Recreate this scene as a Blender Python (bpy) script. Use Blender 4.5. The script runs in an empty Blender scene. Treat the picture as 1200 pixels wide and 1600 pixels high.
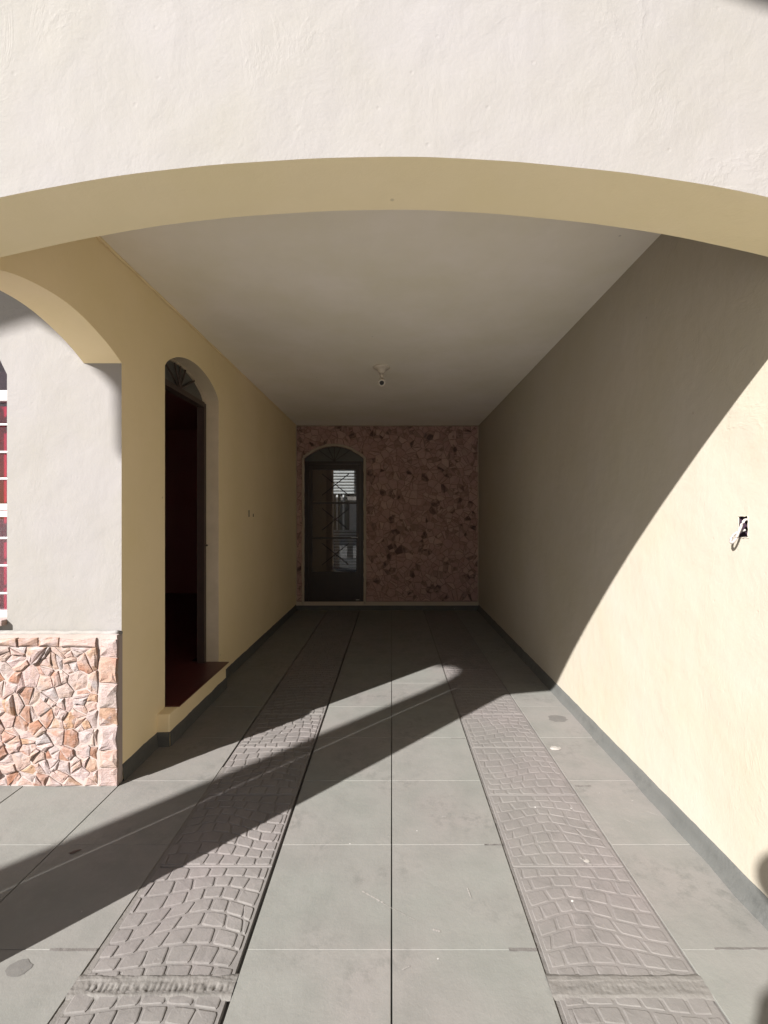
import bpy, bmesh, math, random
from mathutils import Vector, Matrix
R = math.radians
random.seed(7)
S = bpy.context.scene
COL = S.collection
# ---------------------------------------------------------------- camera, sky, sun, exposure
H = 1.42                                   # camera height (floor z = 0, depth runs along +y)
cam_d = bpy.data.cameras.new('camera'); cam = bpy.data.objects.new('camera', cam_d); COL.objects.link(cam)
cam_d.sensor_fit = 'HORIZONTAL'; cam_d.sensor_width = 36; cam_d.lens = 21.45
cam_d.clip_start = .02; cam_d.clip_end = 800
cam.location = (0, 0, H); cam.rotation_euler = (R(90), 0, 0); S.camera = cam
cam_d.shift_x = -.010; cam_d.shift_y = 7 / 1200
SUN = Vector((-.98, -1.0, .917)).normalized()          # towards the sun
w = bpy.data.worlds.new('World'); S.world = w; w.use_nodes = True
nt = w.node_tree; nt.nodes.clear()
sk = nt.nodes.new('ShaderNodeTexSky'); sk.sky_type = 'NISHITA'; sk.sun_disc = False
sk.sun_elevation = math.asin(SUN.z); sk.sun_rotation = math.atan2(SUN.x, SUN.y)
bg = nt.nodes.new('ShaderNodeBackground'); bg.inputs[1].default_value = .05
wo = nt.nodes.new('ShaderNodeOutputWorld')
nt.links.new(sk.outputs[0], bg.inputs[0]); nt.links.new(bg.outputs[0], wo.inputs[0])
sl = bpy.data.lights.new('sun', 'SUN'); sl.energy = 5.0; sl.angle = R(.53); sl.color = (1, .985, .965)
so = bpy.data.objects.new('sun', sl); COL.objects.link(so)
so.rotation_euler = SUN.to_track_quat('Z', 'Y').to_euler(); so.location = (-5, -5, 6)
S.view_settings.view_transform = 'Standard'; S.view_settings.look = 'None'
S.view_settings.exposure = 1.36; S.view_settings.gamma = 1; S.view_settings.use_curve_mapping = False
try:
    S.cycles.max_bounces = 10; S.cycles.diffuse_bounces = 6
except Exception: pass

# ---------------------------------------------------------------- materials
class NT:
    def __init__(s, name):
        s.m = bpy.data.materials.new(name); s.m.use_nodes = True
        s.t = s.m.node_tree; s.b = s.t.nodes['Principled BSDF']
        s.tc = s.n('ShaderNodeTexCoord').outputs['Object']
    def n(s, kind, **kw):
        x = s.t.nodes.new(kind)
        for k, v in kw.items(): setattr(x, k, v)
        return x
    def l(s, a, b): s.t.links.new(a, b)
    def noise(s, scale, detail=4, rough=.55, vec=None, dist=0.):
        x = s.n('ShaderNodeTexNoise'); x.inputs['Scale'].default_value = scale; x.inputs['Detail'].default_value = detail
        x.inputs['Roughness'].default_value = rough; x.inputs['Distortion'].default_value = dist
        s.l(vec or s.tc, x.inputs['Vector']); return x.outputs['Fac']
    def mapv(s, scale=(1, 1, 1), rot=(0, 0, 0), vec=None):
        x = s.n('ShaderNodeMapping'); x.inputs['Scale'].default_value = scale; x.inputs['Rotation'].default_value = rot
        s.l(vec or s.tc, x.inputs['Vector']); return x.outputs[0]
    def ramp(s, fac, stops):
        x = s.n('ShaderNodeValToRGB'); e = x.color_ramp.elements
        while len(e) < len(stops): e.new(.5)
        for q, (p, c) in zip(e, stops):
            q.position = p; q.color = (*c, 1) if isinstance(c, tuple) else (c, c, c, 1)
        s.l(fac, x.inputs[0]); return x.outputs[0]
    def mix(s, fac, a, b, mode='MIX'):
        x = s.n('ShaderNodeMix', data_type='RGBA', blend_type=mode)
        for v, i in ((fac, 0), (a, 6), (b, 7)):
            if isinstance(v, (int, float)): x.inputs[i].default_value = v
            elif isinstance(v, tuple): x.inputs[i].default_value = (*v, 1)
            else: s.l(v, x.inputs[i])
        return x.outputs[2]
    def math(s, op, a, b=0.):
        x = s.n('ShaderNodeMath', operation=op)
        for v, i in ((a, 0), (b, 1)):
            if isinstance(v, (int, float)): x.inputs[i].default_value = v
            else: s.l(v, x.inputs[i])
        return x.outputs[0]
    def bump(s, h, strength, dist, prev=None):
        x = s.n('ShaderNodeBump'); x.inputs['Strength'].default_value = strength; x.inputs['Distance'].default_value = dist
        s.l(h, x.inputs['Height'])
        if prev: s.l(prev, x.inputs['Normal'])
        s.l(x.outputs[0], s.b.inputs['Normal']); return x.outputs[0]
    def out(s, col=None, rough=.9, spec=.3, metal=0):
        if col is not None:
            if isinstance(col, tuple): s.b.inputs['Base Color'].default_value = (*col, 1)
            else: s.l(col, s.b.inputs['Base Color'])
        if isinstance(rough, (int, float)): s.b.inputs['Roughness'].default_value = rough
        else: s.l(rough, s.b.inputs['Roughness'])
        s.b.inputs['Specular IOR Level'].default_value = spec; s.b.inputs['Metallic'].default_value = metal
        return s.m

def plaster(name, col, relief=1., stain=.06, tint=(.80, .80, .74)):
    m = NT(name)
    n1 = m.noise(1.7, 5, .6); n2 = m.noise(9, 4, .6)
    c = m.mix(m.ramp(n1, [(.35, 0.), (.7, 1.)]), col, tuple(a * (1 - stain) * b / .8 for a, b in zip(col, tint)))
    c = m.mix(m.ramp(n2, [(.5, 0.), (.8, .35)]), c, tuple(a * (1 - stain * 1.2) for a in col))
    vo = m.n('ShaderNodeTexVoronoi', feature='F1'); vo.inputs['Scale'].default_value = 3.1; m.l(m.tc, vo.inputs['Vector'])
    c = m.mix(m.ramp(vo.outputs['Distance'], [(.0, 1.), (.018, .6), (.026, 0.)]), c, tuple(a * .62 for a in col))
    a = m.noise(2.2, 3, .5); b = m.noise(9, 6, .6, m.mapv((1, 1, .7)), .4); d = m.noise(95, 4, .65)
    p = m.bump(a, .30 * relief, .03)
    tw = m.math('MULTIPLY', m.ramp(m.noise(3.3, 6, .62, m.mapv((1.2, 1.2, 1.), (.3, .5, .2)), .9), [(.46, 0.), (.5, 1.), (.54, 0.)]), m.ramp(m.noise(2.1, 2, .5), [(.5, 0.), (.62, 1.)]))
    p = m.bump(tw, .13 * relief, .003, p)
    pit = m.n('ShaderNodeTexVoronoi', feature='F1'); pit.inputs['Scale'].default_value = 14; m.l(m.tc, pit.inputs['Vector'])
    p = m.bump(m.ramp(pit.outputs['Distance'], [(.0, 0.), (.10, 1.)]), .35 * relief, .0015, p)
    p = m.bump(b, .30 * relief, .008, p); m.bump(d, .40 * relief, .0012, p)
    return m.out(c, .88, .25)
M = {}
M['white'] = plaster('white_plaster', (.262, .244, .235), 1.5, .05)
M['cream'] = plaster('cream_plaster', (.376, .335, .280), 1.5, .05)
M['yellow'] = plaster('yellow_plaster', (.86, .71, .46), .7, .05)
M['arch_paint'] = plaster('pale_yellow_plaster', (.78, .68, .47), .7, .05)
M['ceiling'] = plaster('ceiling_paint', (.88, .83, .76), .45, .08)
M['dark_render'] = plaster('brown_render', (.16, .12, .10), 1., .1)
M['street_wall'] = plaster('street_side_plaster', (.70, .64, .54), 1., .1)
M['room'] = plaster('room_paint', (.46, .32, .28), .4, .05)
M['trim'] = plaster('rough_mortar_trim', (.50, .42, .35), 1.6, .15)
M['bed'] = plaster('pink_mortar', (.38, .315, .295), 1.5, .15)
M['reveal'] = plaster('worn_reveal_plaster', (.72, .60, .46), 1.6, .25)

def concrete(name, col, pinkish, relief=1., rand=.05):
    m = NT(name)
    oi = m.n('ShaderNodeObjectInfo')
    add = m.n('ShaderNodeVectorMath', operation='ADD'); sc = m.n('ShaderNodeVectorMath', operation='SCALE')
    m.l(oi.outputs['Location'], sc.inputs[0]); sc.inputs['Scale'].default_value = 1.
    m.l(m.tc, add.inputs[0]); m.l(sc.outputs[0], add.inputs[1]); v = add.outputs[0]
    n1 = m.noise(1.3, 3, .5, v); n2 = m.noise(6, 6, .65, v); n3 = m.noise(24, 6, .7, v)
    c = m.mix(m.ramp(n1, [(.4, 0.), (.6, 1.)]), col, pinkish)
    c = m.mix(m.ramp(n2, [(.45, 0.), (.75, .75)]), c, tuple(a * .80 for a in col))
    c = m.mix(m.ramp(n3, [(.5, 0.), (.85, .5)]), c, tuple(a * 1.13 for a in pinkish))
    br = m.math('ADD', m.math('MULTIPLY', oi.outputs['Random'], rand), 1 - rand / 2)
    hs = m.n('ShaderNodeHueSaturation'); m.l(c, hs.inputs['Color']); m.l(br, hs.inputs['Value']); c = hs.outputs[0]
    # dark smears and pale paint flecks
    sm = m.math('MULTIPLY', m.ramp(m.noise(2.6, 2, .5, v), [(.50, 0.), (.62, 1.)]), m.ramp(m.noise(17, 5, .75, v), [(.48, 0.), (.70, .7)]))
    c = m.mix(sm, c, tuple(a * .6 for a in col))
    vo = m.n('ShaderNodeTexVoronoi', feature='F1'); vo.inputs['Scale'].default_value = 7.5; m.l(v, vo.inputs['Vector'])
    wob = m.math('ADD', vo.outputs['Distance'], m.math('MULTIPLY', m.math('SUBTRACT', m.noise(60, 2, .5, v), .5), .05))
    fl = m.ramp(wob, [(.0, 1.), (.02, 1.), (.035, 0.)])
    fl = m.math('MULTIPLY', fl, m.ramp(m.noise(1.9, 1, .5, v), [(.5, 0.), (.56, 1.)]))
    c = m.mix(fl, c, (.44, .42, .40))
    vs = m.n('ShaderNodeTexVoronoi', feature='F1'); vs.inputs['Scale'].default_value = 2.3
    m.l(m.mapv((1, 3.2, 1), (0, 0, .5), v), vs.inputs['Vector'])
    scr = m.math('MULTIPLY', m.ramp(vs.outputs['Distance'], [(.0, .8), (.05, 0.)]), m.ramp(n3, [(.4, 0.), (.65, 1.)]))
    c = m.mix(scr, c, (.33, .305, .285))
    p = m.bump(n2, .3 * relief, .006); p = m.bump(n3, .35 * relief, .003, p); m.bump(m.noise(160, 3, .6, v), .3 * relief, .0012, p)
    return m.out(c, m.ramp(n3, [(.3, .62), (.7, .85)]), .35)
M['tile'] = concrete('grey_cement_tile', (.174, .172, .155), (.186, .171, .158))
M['slab'] = concrete('stamped_cement', (.160, .148, .137), (.172, .151, .144), 1.2, .07)
M['mortar'] = concrete('mortar', (.115, .106, .098), (.13, .115, .105), 2.5)
M['patch'] = concrete('smeared_mortar', (.14, .13, .118), (.152, .136, .125), 2.)
M['damp'] = concrete('damp_cement', (.118, .114, .105), (.125, .115, .107), 1.)
M['cladding_bed'] = concrete('brown_cladding_mortar', (.26, .165, .145), (.28, .18, .155), 1.)
M['base'] = concrete('dark_bedding', (.10, .09, .08), (.12, .10, .09), 1.)
M['skirt'] = concrete('grey_skirting_paint', (.088, .089, .083), (.098, .096, .089), 1.4)
M['street'] = concrete('pale_street_concrete', (.50, .48, .45), (.52, .49, .45), 2.)

def stone(name, stops, island=False, relief=1., dark=.55):
    m = NT(name)
    if island: r = m.n('ShaderNodeNewGeometry').outputs['Random Per Island']
    else: r = m.n('ShaderNodeObjectInfo').outputs['Random']
    base = m.ramp(r, stops)
    w4 = m.n('ShaderNodeTexNoise', noise_dimensions='4D'); w4.inputs['Scale'].default_value = 7; w4.inputs['Detail'].default_value = 3
    m.l(m.tc, w4.inputs['Vector']); m.l(m.math('MULTIPLY', r, 37.), w4.inputs['W']); w4.inputs['Distortion'].default_value = 1.
    shift = m.ramp(m.math('FRACT', m.math('ADD', r, m.math('MULTIPLY', w4.outputs['Fac'], .8))), stops)
    c = m.mix(m.ramp(w4.outputs['Fac'], [(.42, 0.), (.62, .8)]), base, shift)
    n = m.noise(42, 6, .7, m.mapv((1, 1, 2.2), (.2, .4, .3)), 1.5)
    c = m.mix(m.ramp(n, [(.46, 0.), (.72, .6)]), c, tuple(a * dark for a in stops[len(stops) // 2][1]))
    c = m.mix(m.ramp(m.noise(24, 5, .6), [(.55, 0.), (.75, .6)]), c, stops[0][1])
    p = m.bump(m.noise(16, 5, .6, m.mapv((1, 1, 2.), (.4, .2, .6)), 1.5), .5 * relief, .010)
    m.bump(n, .45 * relief, .005, p)
    return m.out(c, .8, .3)
light_stops = [(.0, (0.361, 0.286, 0.280)), (.16, (0.344, 0.244, 0.224)), (.32, (0.327, 0.227, 0.176)), (.44, (0.361, 0.298, 0.288)),
               (.56, (0.327, 0.202, 0.125)), (.68, (0.292, 0.265, 0.262)), (.80, (0.361, 0.252, 0.224)), (.90, (0.258, 0.105, 0.056)), (1., (0.206, 0.118, 0.086))]
M['stone'] = stone('pink_split_stone', light_stops, relief=1.1, dark=.62)
M['stone_i'] = stone('pink_split_stone_small', light_stops, island=True, relief=1.1, dark=.62)
dark_stops = [(.0, (.50, .33, .29)), (.2, (.43, .275, .24)), (.4, (.56, .38, .33)), (.55, (.38, .235, .205)),
              (.72, (.46, .29, .26)), (.84, (.54, .38, .32)), (.88, (.12, .07, .06)), (1., (.09, .055, .05))]
M['dstone'] = stone('brown_crazy_stone', dark_stops, relief=.7)
M['dstone_i'] = stone('brown_crazy_stone_small', dark_stops, island=True, relief=.7)

def simple(name, col, rough=.6, metal=0., spec=.5, bump=0.):
    m = NT(name)
    n = m.noise(14, 4, .6)
    c = m.mix(m.ramp(n, [(.4, 0.), (.7, 1.)]), col, tuple(a * .82 for a in col))
    if bump: m.bump(m.noise(60, 4, .6), bump, .002)
    return m.out(c, rough, spec, metal)
M['dmetal'] = simple('dark_brown_metal_paint', (.030, .020, .018), .42, 0, .5, .15)
M['bmetal'] = simple('brown_metal_paint', (.055, .036, .030), .5, 0, .5, .2)
M['wmetal'] = simple('white_metal_paint', (.50, .49, .48), .4)
M['chrome'] = simple('chrome', (.6, .6, .6), .25, 1.)
M['plastic'] = simple('white_plastic', (.62, .56, .48), .45)
M['black'] = simple('black_plastic', (.012, .011, .011), .5)
M['hole'] = simple('dark_box_interior', (.045, .022, .04), .7)
M['cable'] = simple('white_cable', (.42, .38, .36), .5)
M['scrape'] = simple('pale_scrape', (.265, .245, .225), .85)
M['leaf'] = simple('dry_leaf', (.09, .06, .05), .8)
M['chip'] = simple('plaster_chip', (.30, .275, .25), .9, bump=.4)
M['red_floor'] = simple('red_waxed_cement', (.105, .030, .026), .34, 0, .5, .1)
M['louvre'] = simple('grey_louvre', (.34, .335, .33), .5)
m = NT('magenta_curtain')
wv = m.n('ShaderNodeTexWave'); wv.inputs['Scale'].default_value = 5; wv.inputs['Distortion'].default_value = 1.5; m.l(m.tc, wv.inputs['Vector'])
M['curtain'] = m.out(m.mix(m.ramp(wv.outputs['Fac'], [(.3, 0.), (.8, 1.)]), (.50, .006, .05), (.26, .005, .045)), .8, .2)
tl = m.n('ShaderNodeBsdfTranslucent'); tl.inputs[0].default_value = (.5, .05, .08, 1); mx = m.n('ShaderNodeMixShader'); mx.inputs[0].default_value = .4
m.l(m.b.outputs[0], mx.inputs[1]); m.l(tl.outputs[0], mx.inputs[2]); m.l(mx.outputs[0], m.t.nodes['Material Output'].inputs[0])
def glass(name, tint, refl=1.):
    m = NT(name); m.t.nodes.remove(m.b)
    tr = m.n('ShaderNodeBsdfTransparent'); tr.inputs[0].default_value = (*tint, 1)
    gl = m.n('ShaderNodeBsdfGlossy'); gl.inputs['Roughness'].default_value = .02
    fr = m.n('ShaderNodeLayerWeight'); fr.inputs[0].default_value = .5; mx = m.n('ShaderNodeMixShader')
    m.l(m.math('ADD', m.math('MULTIPLY', m.math('POWER', fr.outputs['Facing'], 4.), .8 * refl), .045 * refl), mx.inputs[0]); m.l(tr.outputs[0], mx.inputs[1]); m.l(gl.outputs[0], mx.inputs[2])
    m.l(mx.outputs[0], m.t.nodes['Material Output'].inputs[0]); return m.m
M['glass'] = glass('door_glass', (.72, .74, .74))
M['wglass'] = glass('window_glass', (.92, .80, .86), .9)
M['tglass'] = simple('dusty_grey_glass', (.085, .085, .082), .35)

# ---------------------------------------------------------------- object helpers
def link(o, parent=None, label=None, cat=None, group=None, kind=None):
    COL.objects.link(o)
    if parent is not None: o.parent = parent
    for k, v in (('label', label), ('category', cat), ('group', group), ('kind', kind)):
        if v: o[k] = v
    return o
def mesh(name, verts, faces, mat, parent=None, smooth=False, **kw):
    me = bpy.data.meshes.new(name); me.from_pydata([tuple(v) for v in verts], [], faces); me.update()
    bm = bmesh.new(); bm.from_mesh(me); bmesh.ops.recalc_face_normals(bm, faces=bm.faces); bm.to_mesh(me); bm.free()
    if smooth:
        for p in me.polygons: p.use_smooth = True
    me.materials.append(mat)
    o = bpy.data.objects.new(name, me)
    return link(o, parent, **kw)
def empty(name, loc, label, cat, group=None):
    o = bpy.data.objects.new(name, None); o.empty_display_size = .1; o.location = loc
    return link(o, None, label, cat, group)
class Geo:
    def __init__(s): s.v = []; s.f = []
    def add(s, v, f):
        k = len(s.v); s.v += [tuple(x) for x in v]; s.f += [tuple(i + k for i in q) for q in f]
    def box(s, a, b):
        (x0, y0, z0), (x1, y1, z1) = a, b
        s.add([(x0, y0, z0), (x1, y0, z0), (x1, y1, z0), (x0, y1, z0), (x0, y0, z1), (x1, y0, z1), (x1, y1, z1), (x0, y1, z1)],
              [(0, 3, 2, 1), (4, 5, 6, 7), (0, 1, 5, 4), (1, 2, 6, 5), (2, 3, 7, 6), (3, 0, 4, 7)]); return s
    def tube(s, pts, r, n=10, cap=True):
        pts = [Vector(p) for p in pts]; rs = r if isinstance(r, (list, tuple)) else [r] * len(pts); rings = []
        up = Vector((0, 0, 1))
        for i, p in enumerate(pts):
            t = (pts[min(i + 1, len(pts) - 1)] - pts[max(i - 1, 0)]).normalized()
            a = t.cross(up if abs(t.z) < .9 else Vector((1, 0, 0))).normalized(); b = t.cross(a)
            rings.append([p + (a * math.cos(2 * math.pi * k / n) + b * math.sin(2 * math.pi * k / n)) * rs[i] for k in range(n)])
        v = [q for rg in rings for q in rg]; f = []
        for i in range(len(pts) - 1):
            for k in range(n): f.append((i * n + k, i * n + (k + 1) % n, (i + 1) * n + (k + 1) % n, (i + 1) * n + k))
        if cap: f.append(tuple(range(n))); f.append(tuple(range((len(pts) - 1) * n, len(pts) * n)))
        s.add(v, f); return s
    def lathe(s, prof, centre, axis=(0, 0, 1), n=24):
        q = Vector((0, 0, 1)).rotation_difference(Vector(axis)); c = Vector(centre); v = []; f = []
        for (r, z) in prof:
            for k in range(n):
                a = 2 * math.pi * k / n; v.append(c + q @ Vector((r * math.cos(a), r * math.sin(a), z)))
        for i in range(len(prof) - 1):
            for k in range(n): f.append((i * n + k, i * n + (k + 1) % n, (i + 1) * n + (k + 1) % n, (i + 1) * n + k))
        s.add(v, f); return s
    def prism(s, poly, d0, d1, plane):
        """poly in the plane's two axes; extruded along the third"""
        mp = {'xz': lambda a, b, d: (a, d, b), 'yz': lambda a, b, d: (d, a, b), 'xy': lambda a, b, d: (a, b, d)}[plane]
        n = len(poly)
        from mathutils.geometry import tessellate_polygon
        tri = tessellate_polygon([[Vector((a, b, 0)) for a, b in poly]])
        v = [mp(a, b, d0) for a, b in poly] + [mp(a, b, d1) for a, b in poly]
        f = [tuple(t) for t in tri] + [tuple(i + n for i in t) for t in tri]
        f += [(i, (i + 1) % n, (i + 1) % n + n, i + n) for i in range(n)]
        s.add(v, f); return s
    def make(s, name, mat, parent=None, **kw): return mesh(name, s.v, s.f, mat, parent, **kw)
def box(name, a, b, mat, parent=None, **kw): return Geo().box(a, b).make(name, mat, parent, **kw)
def add_bevel(o, wd=.006, seg=2):
    md = o.modifiers.new('bevel', 'BEVEL'); md.width = wd; md.segments = seg; md.limit_method = 'ANGLE'; md.angle_limit = R(40)
def jit(a): return random.uniform(-a, a)

# dimensions
XL, XR = -1.452, 1.32
YF, YB = 1.245, 1.46          # facade arch, front and back face
YP, YW = 2.40, 2.46           # dado stone face, white wall face
YE = 6.95
ZC = 2.803

# ---------------------------------------------------------------- ground and street
mesh('ground', [(-300, -300, -.12), (300, -300, -.12), (300, 300, -.12), (-300, 300, -.12)], [(0, 1, 2, 3)], M['street'], kind='structure')

# ---------------------------------------------------------------- driveway floor with its tiles
floor = box('floor', (-5.2, -1.9, -.115), (XR + .02, YE + .3, -.022), M['base'], kind='structure')
def tile_mesh(nm, wd, ln, mat, t=.022, bev=.0012):
    # origin at the tile centre, top at 0
    me_v = []; 
    x, y = wd / 2, ln / 2
    rings = [(x, y, -t), (x, y, -bev), (x - bev, y - bev, 0)]
    for (a, b, z) in rings: me_v += [(-a, -b, z), (a, -b, z), (a, b, z), (-a, b, z)]
    f = [(8, 9, 10, 11)]
    for r in range(2):
        for k in range(4): f.append((r * 4 + k, r * 4 + (k + 1) % 4, (r + 1) * 4 + (k + 1) % 4, (r + 1) * 4 + k))
    me = bpy.data.meshes.new(nm); me.from_pydata(me_v, [], f); me.materials.append(mat); me.update(); return me
T = .48; Y0 = 1.5
cols = [(-4.84, -4.37), (-4.36, -3.89), (-3.88, -3.41), (-3.40, -2.93), (-2.92, -2.445), (-2.44, -1.942), (-1.938, -1.444), (-1.440, -.9635),
        (-.4725, -.0022), (.0022, .4775), (.9515, XR)]
def add_tile(x0, x1, y0, y1, gap=.0016):
    me_key = (round(x1 - x0, 3), round(y1 - y0, 3))
    if me_key not in add_tile.c: add_tile.c[me_key] = tile_mesh('tile', x1 - x0, y1 - y0 - gap, M['tile'])
    o = bpy.data.objects.new('tile', add_tile.c[me_key]); o.location = ((x0 + x1) / 2, (y0 + y1) / 2, jit(.0009))
    o.rotation_euler = (jit(.0012), jit(.0012), jit(.0012)); link(o, floor)
add_tile.c = {}
for (x0, x1) in cols:
    k = -6
    while True:
        y0 = Y0 + k * T; y1 = y0 + T; k += 1
        if y0 >= YE: break
        y1 = min(y1, YE)
        if x1 < XL - .05 and y0 >= YP: break
        if x1 < XL - .05: y1 = min(y1, YP + .03)
        if y1 - y0 > .02: add_tile(x0, x1, y0, y1)

# stamped slabs: cobbles are warped quads in fans
def clip(poly, nx, ny, c):      # keep nx*x+ny*y<=c
    out = []
    for i in range(len(poly)):
        a, b = poly[i], poly[(i + 1) % len(poly)]
        da, db = nx * a[0] + ny * a[1] - c, nx * b[0] + ny * b[1] - c
        if da <= 0: out.append(a)
        if da * db < 0:
            t = da / (da - db); out.append((a[0] + t * (b[0] - a[0]), a[1] + t * (b[1] - a[1])))
    return out
def area(p): return abs(sum(p[i][0] * p[(i + 1) % len(p)][1] - p[(i + 1) % len(p)][0] * p[i][1] for i in range(len(p)))) / 2
def inset(poly, g):
    # shrink a roughly convex polygon by g
    cx = sum(p[0] for p in poly) / len(poly); cy = sum(p[1] for p in poly) / len(poly); r = poly
    s = sum(poly[i][0] * poly[(i + 1) % len(poly)][1] - poly[(i + 1) % len(poly)][0] * poly[i][1] for i in range(len(poly)))
    for i in range(len(poly)):
        a, b = poly[i], poly[(i + 1) % len(poly)]; dx, dy = b[0] - a[0], b[1] - a[1]; L = math.hypot(dx, dy)
        if L < 1e-6: continue
        nx, ny = (dy / L, -dx / L) if s > 0 else (-dy / L, dx / L)
        r = clip(r, nx, ny, nx * a[0] + ny * a[1] - g)
        if len(r) < 3: return []
    return r
def chamfer(poly, t=.11):
    out = []
    for i in range(len(poly)):
        a, b = poly[i], poly[(i + 1) % len(poly)]
        out += [(a[0] + (b[0] - a[0]) * t, a[1] + (b[1] - a[1]) * t), (b[0] + (a[0] - b[0]) * t, b[1] + (a[1] - b[1]) * t)]
    return out
def cobble_polys(seed, W, L):
    rn = random.Random(seed); out = []
    ph = rn.uniform(0, 6); ph2 = rn.uniform(0, 6)
    fan = rn.uniform(.10, .36)
    def warp(u, v):
        w0 = math.sin(math.pi * min(max(v / L, 0), 1))
        a = w0 * (.036 * math.cos(math.pi * (u - fan) / .30) - .01)          # rows bow over a fan centre
        b = .020 * math.sin(math.pi * (u - fan) / .24) * math.sin(2 * math.pi * v / L + ph * .3) * w0
        return (u + b, v + a)
    rp = .0597; rows = int(round(L / rp)); rp = L / rows
    for r in range(rows):
        offs = rn.uniform(-.02, .02) + (r % 2) * .036
        xs = []; x = -.12 + offs
        while x < W + .12: xs.append(x); x += rn.uniform(.062, .084)
        for i in range(len(xs) - 1):
            x0, x1 = xs[i], xs[i + 1]; v0, v1 = r * rp, (r + 1) * rp; xm = (x0 + x1) / 2
            sk = rn.uniform(-.006, .006)
            q = [warp(x0, v0), warp(xm, v0), warp(x1, v0), warp(x1 + sk, v1), warp(xm, v1), warp(x0 + sk, v1)]
            if r == 0: q = [(a, b if k > 2 else 0) for k, (a, b) in enumerate(q)]
            if r == rows - 1: q = [(a, b if k < 3 else L) for k, (a, b) in enumerate(q)]
            for c in ((-1, 0, -.010), (1, 0, W - .010), (0, -1, -.004), (0, 1, L - .004)): q = clip(q, *c) if len(q) > 2 else q
            if len(q) < 3 or area(q) < 5e-4: continue
            q = inset(q, .0026)
            if len(q) < 3 or area(q) < 5e-4: continue
            out.append(chamfer(q))
    return out
def cobble_geo(poly, rn, ztop=.0):
    cx = sum(p[0] for p in poly) / len(poly); cy = sum(p[1] for p in poly) / len(poly); n = len(poly)
    v = [(x, y, -.0085) for x, y in poly]
    for sc, z in ((.95, -.0012), (.84, .0)): 
        v += [(cx + (x - cx) * sc, cy + (y - cy) * sc, ztop + z + (rn.uniform(-.0004, .0004) if sc < .9 else 0)) for x, y in poly]
    v.append((cx, cy, ztop + .0003 + rn.uniform(-.0003, .0003)))
    f = []
    for r in range(2):
        for k in range(n): f.append((r * n + k, r * n + (k + 1) % n, (r + 1) * n + (k + 1) % n, (r + 1) * n + k))
    for k in range(n): f.append((2 * n + k, 2 * n + (k + 1) % n, 3 * n))
    return v, f
SL = .478
strips = [(-.956, -.4865), (.4935, .9455)]
allc = []
rn = random.Random(3)
for si, (x0, x1) in enumerate(strips):
    for k in range(-5, 12):
        y0 = 1.385 + k * SL; L = min(SL - .004, YE - y0)
        if L < .1: continue
        sb = box('stamped_slab', (x0, y0, -.0215), (x1, y0 + L, -.0042 if si == 0 else -.0040), M['slab'], floor); add_bevel(sb, .002, 1)
        for p in cobble_polys(100 + si * 40 + (k * 7) % 5, x1 - x0, L):
            cy = sum(q[1] for q in p) / len(p); allc.append((y0 + cy, si, sb, x0, y0, p))
vis = sorted([c for c in allc if c[0] > 1.24], key=lambda c: c[0]); near = vis[:300]; ids = set(id(c) for c in near); rest = Geo()
for c in allc:
    (yy, si, sb, x0, y0, p) = c
    v, f = cobble_geo(p, rn, -.0004 if si == 0 else -.0022)
    v = [(x + x0, y + y0, z) for x, y, z in v]
    if id(c) in ids: mesh('cobble', v, f, M['slab'], sb)
    else: rest.add(v, f)
rest.make('cobble_field', M['slab'], floor, kind='stuff')

def rough_strip(name, x0, x1, y0, y1, z, amp, mat, nx=8, ny=160, seed=1, taper=True):
    rn = random.Random(seed); v = []; f = []
    from mathutils import noise as N
    for j in range(ny + 1):
        for i in range(nx + 1):
            u, t = i / nx, j / ny
            e = (min(u, 1 - u) * 2) ** .5 if taper else 1
            x = x0 + (x1 - x0) * u; y = y0 + (y1 - y0) * t
            h = N.noise(Vector((x * 45, y * 45, seed))) * .6 + N.noise(Vector((x * 140, y * 140, seed))) * .4
            v.append((x + (N.noise(Vector((y * 25, seed, i)))) * .003, y + (N.noise(Vector((x * 30, seed + 9, j)))) * .002, z + amp * h * e))
    for j in range(ny):
        for i in range(nx): a = j * (nx + 1) + i; f.append((a, a + 1, a + nx + 2, a + nx + 1))
    return mesh(name, v, f, mat, floor, smooth=True)
rough_strip('mortar_joint', .476, .495, -.8, YE, -.0065, .006, M['mortar'], 6, 700, 3)
rough_strip('mortar_joint', -.9655, -.9385, .4, 2.6, -.0035, .003, M['patch'], 6, 260, 5)
rough_strip('mortar_joint', .938, .9535, .4, YE, -.006, .004, M['mortar'], 4, 500, 8)
def patch_strip(x0, x1, y0, y1, seed, ridge, am=1.):
    from mathutils import noise as N
    nx, ny = 150, 30; v = []; f = []
    for j in range(ny + 1):
        for i in range(nx + 1):
            u, t = i / nx, j / ny; x = x0 + (x1 - x0) * u; y = y0 + (y1 - y0) * t
            edge = min(1, min(t, 1 - t) * 6)
            h = am * .0028 * N.noise(Vector((x * 18, y * 60, seed))) + am * .0014 * N.noise(Vector((x * 110, y * 90, seed)))
            if .22 < t < .62 and .08 < u < .97:
                h -= ridge * max(0, math.sin(2 * math.pi * (x * 48 + 1.2 * N.noise(Vector((x * 9, 3, seed)))))) * (.35 + .65 * (N.noise(Vector((x * 14, 1, seed))) + .5)) * math.sin(math.pi * (t - .22) / .4)
            if t > .68: h += .0012
            v.append((x, y + .004 * N.noise(Vector((x * 20, j * .2, seed))), .0010 + h * (.4 + .6 * edge) - .006 * (1 - edge)))
    for j in range(ny):
        for i in range(nx): a = j * (nx + 1) + i; f.append((a, a + 1, a + nx + 2, a + nx + 1))
    return mesh('mortar_patch', v, f, M['patch'], floor, smooth=True)
patch_strip(-.965, -.4745, 1.345, 1.425, 4, .0065)
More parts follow.
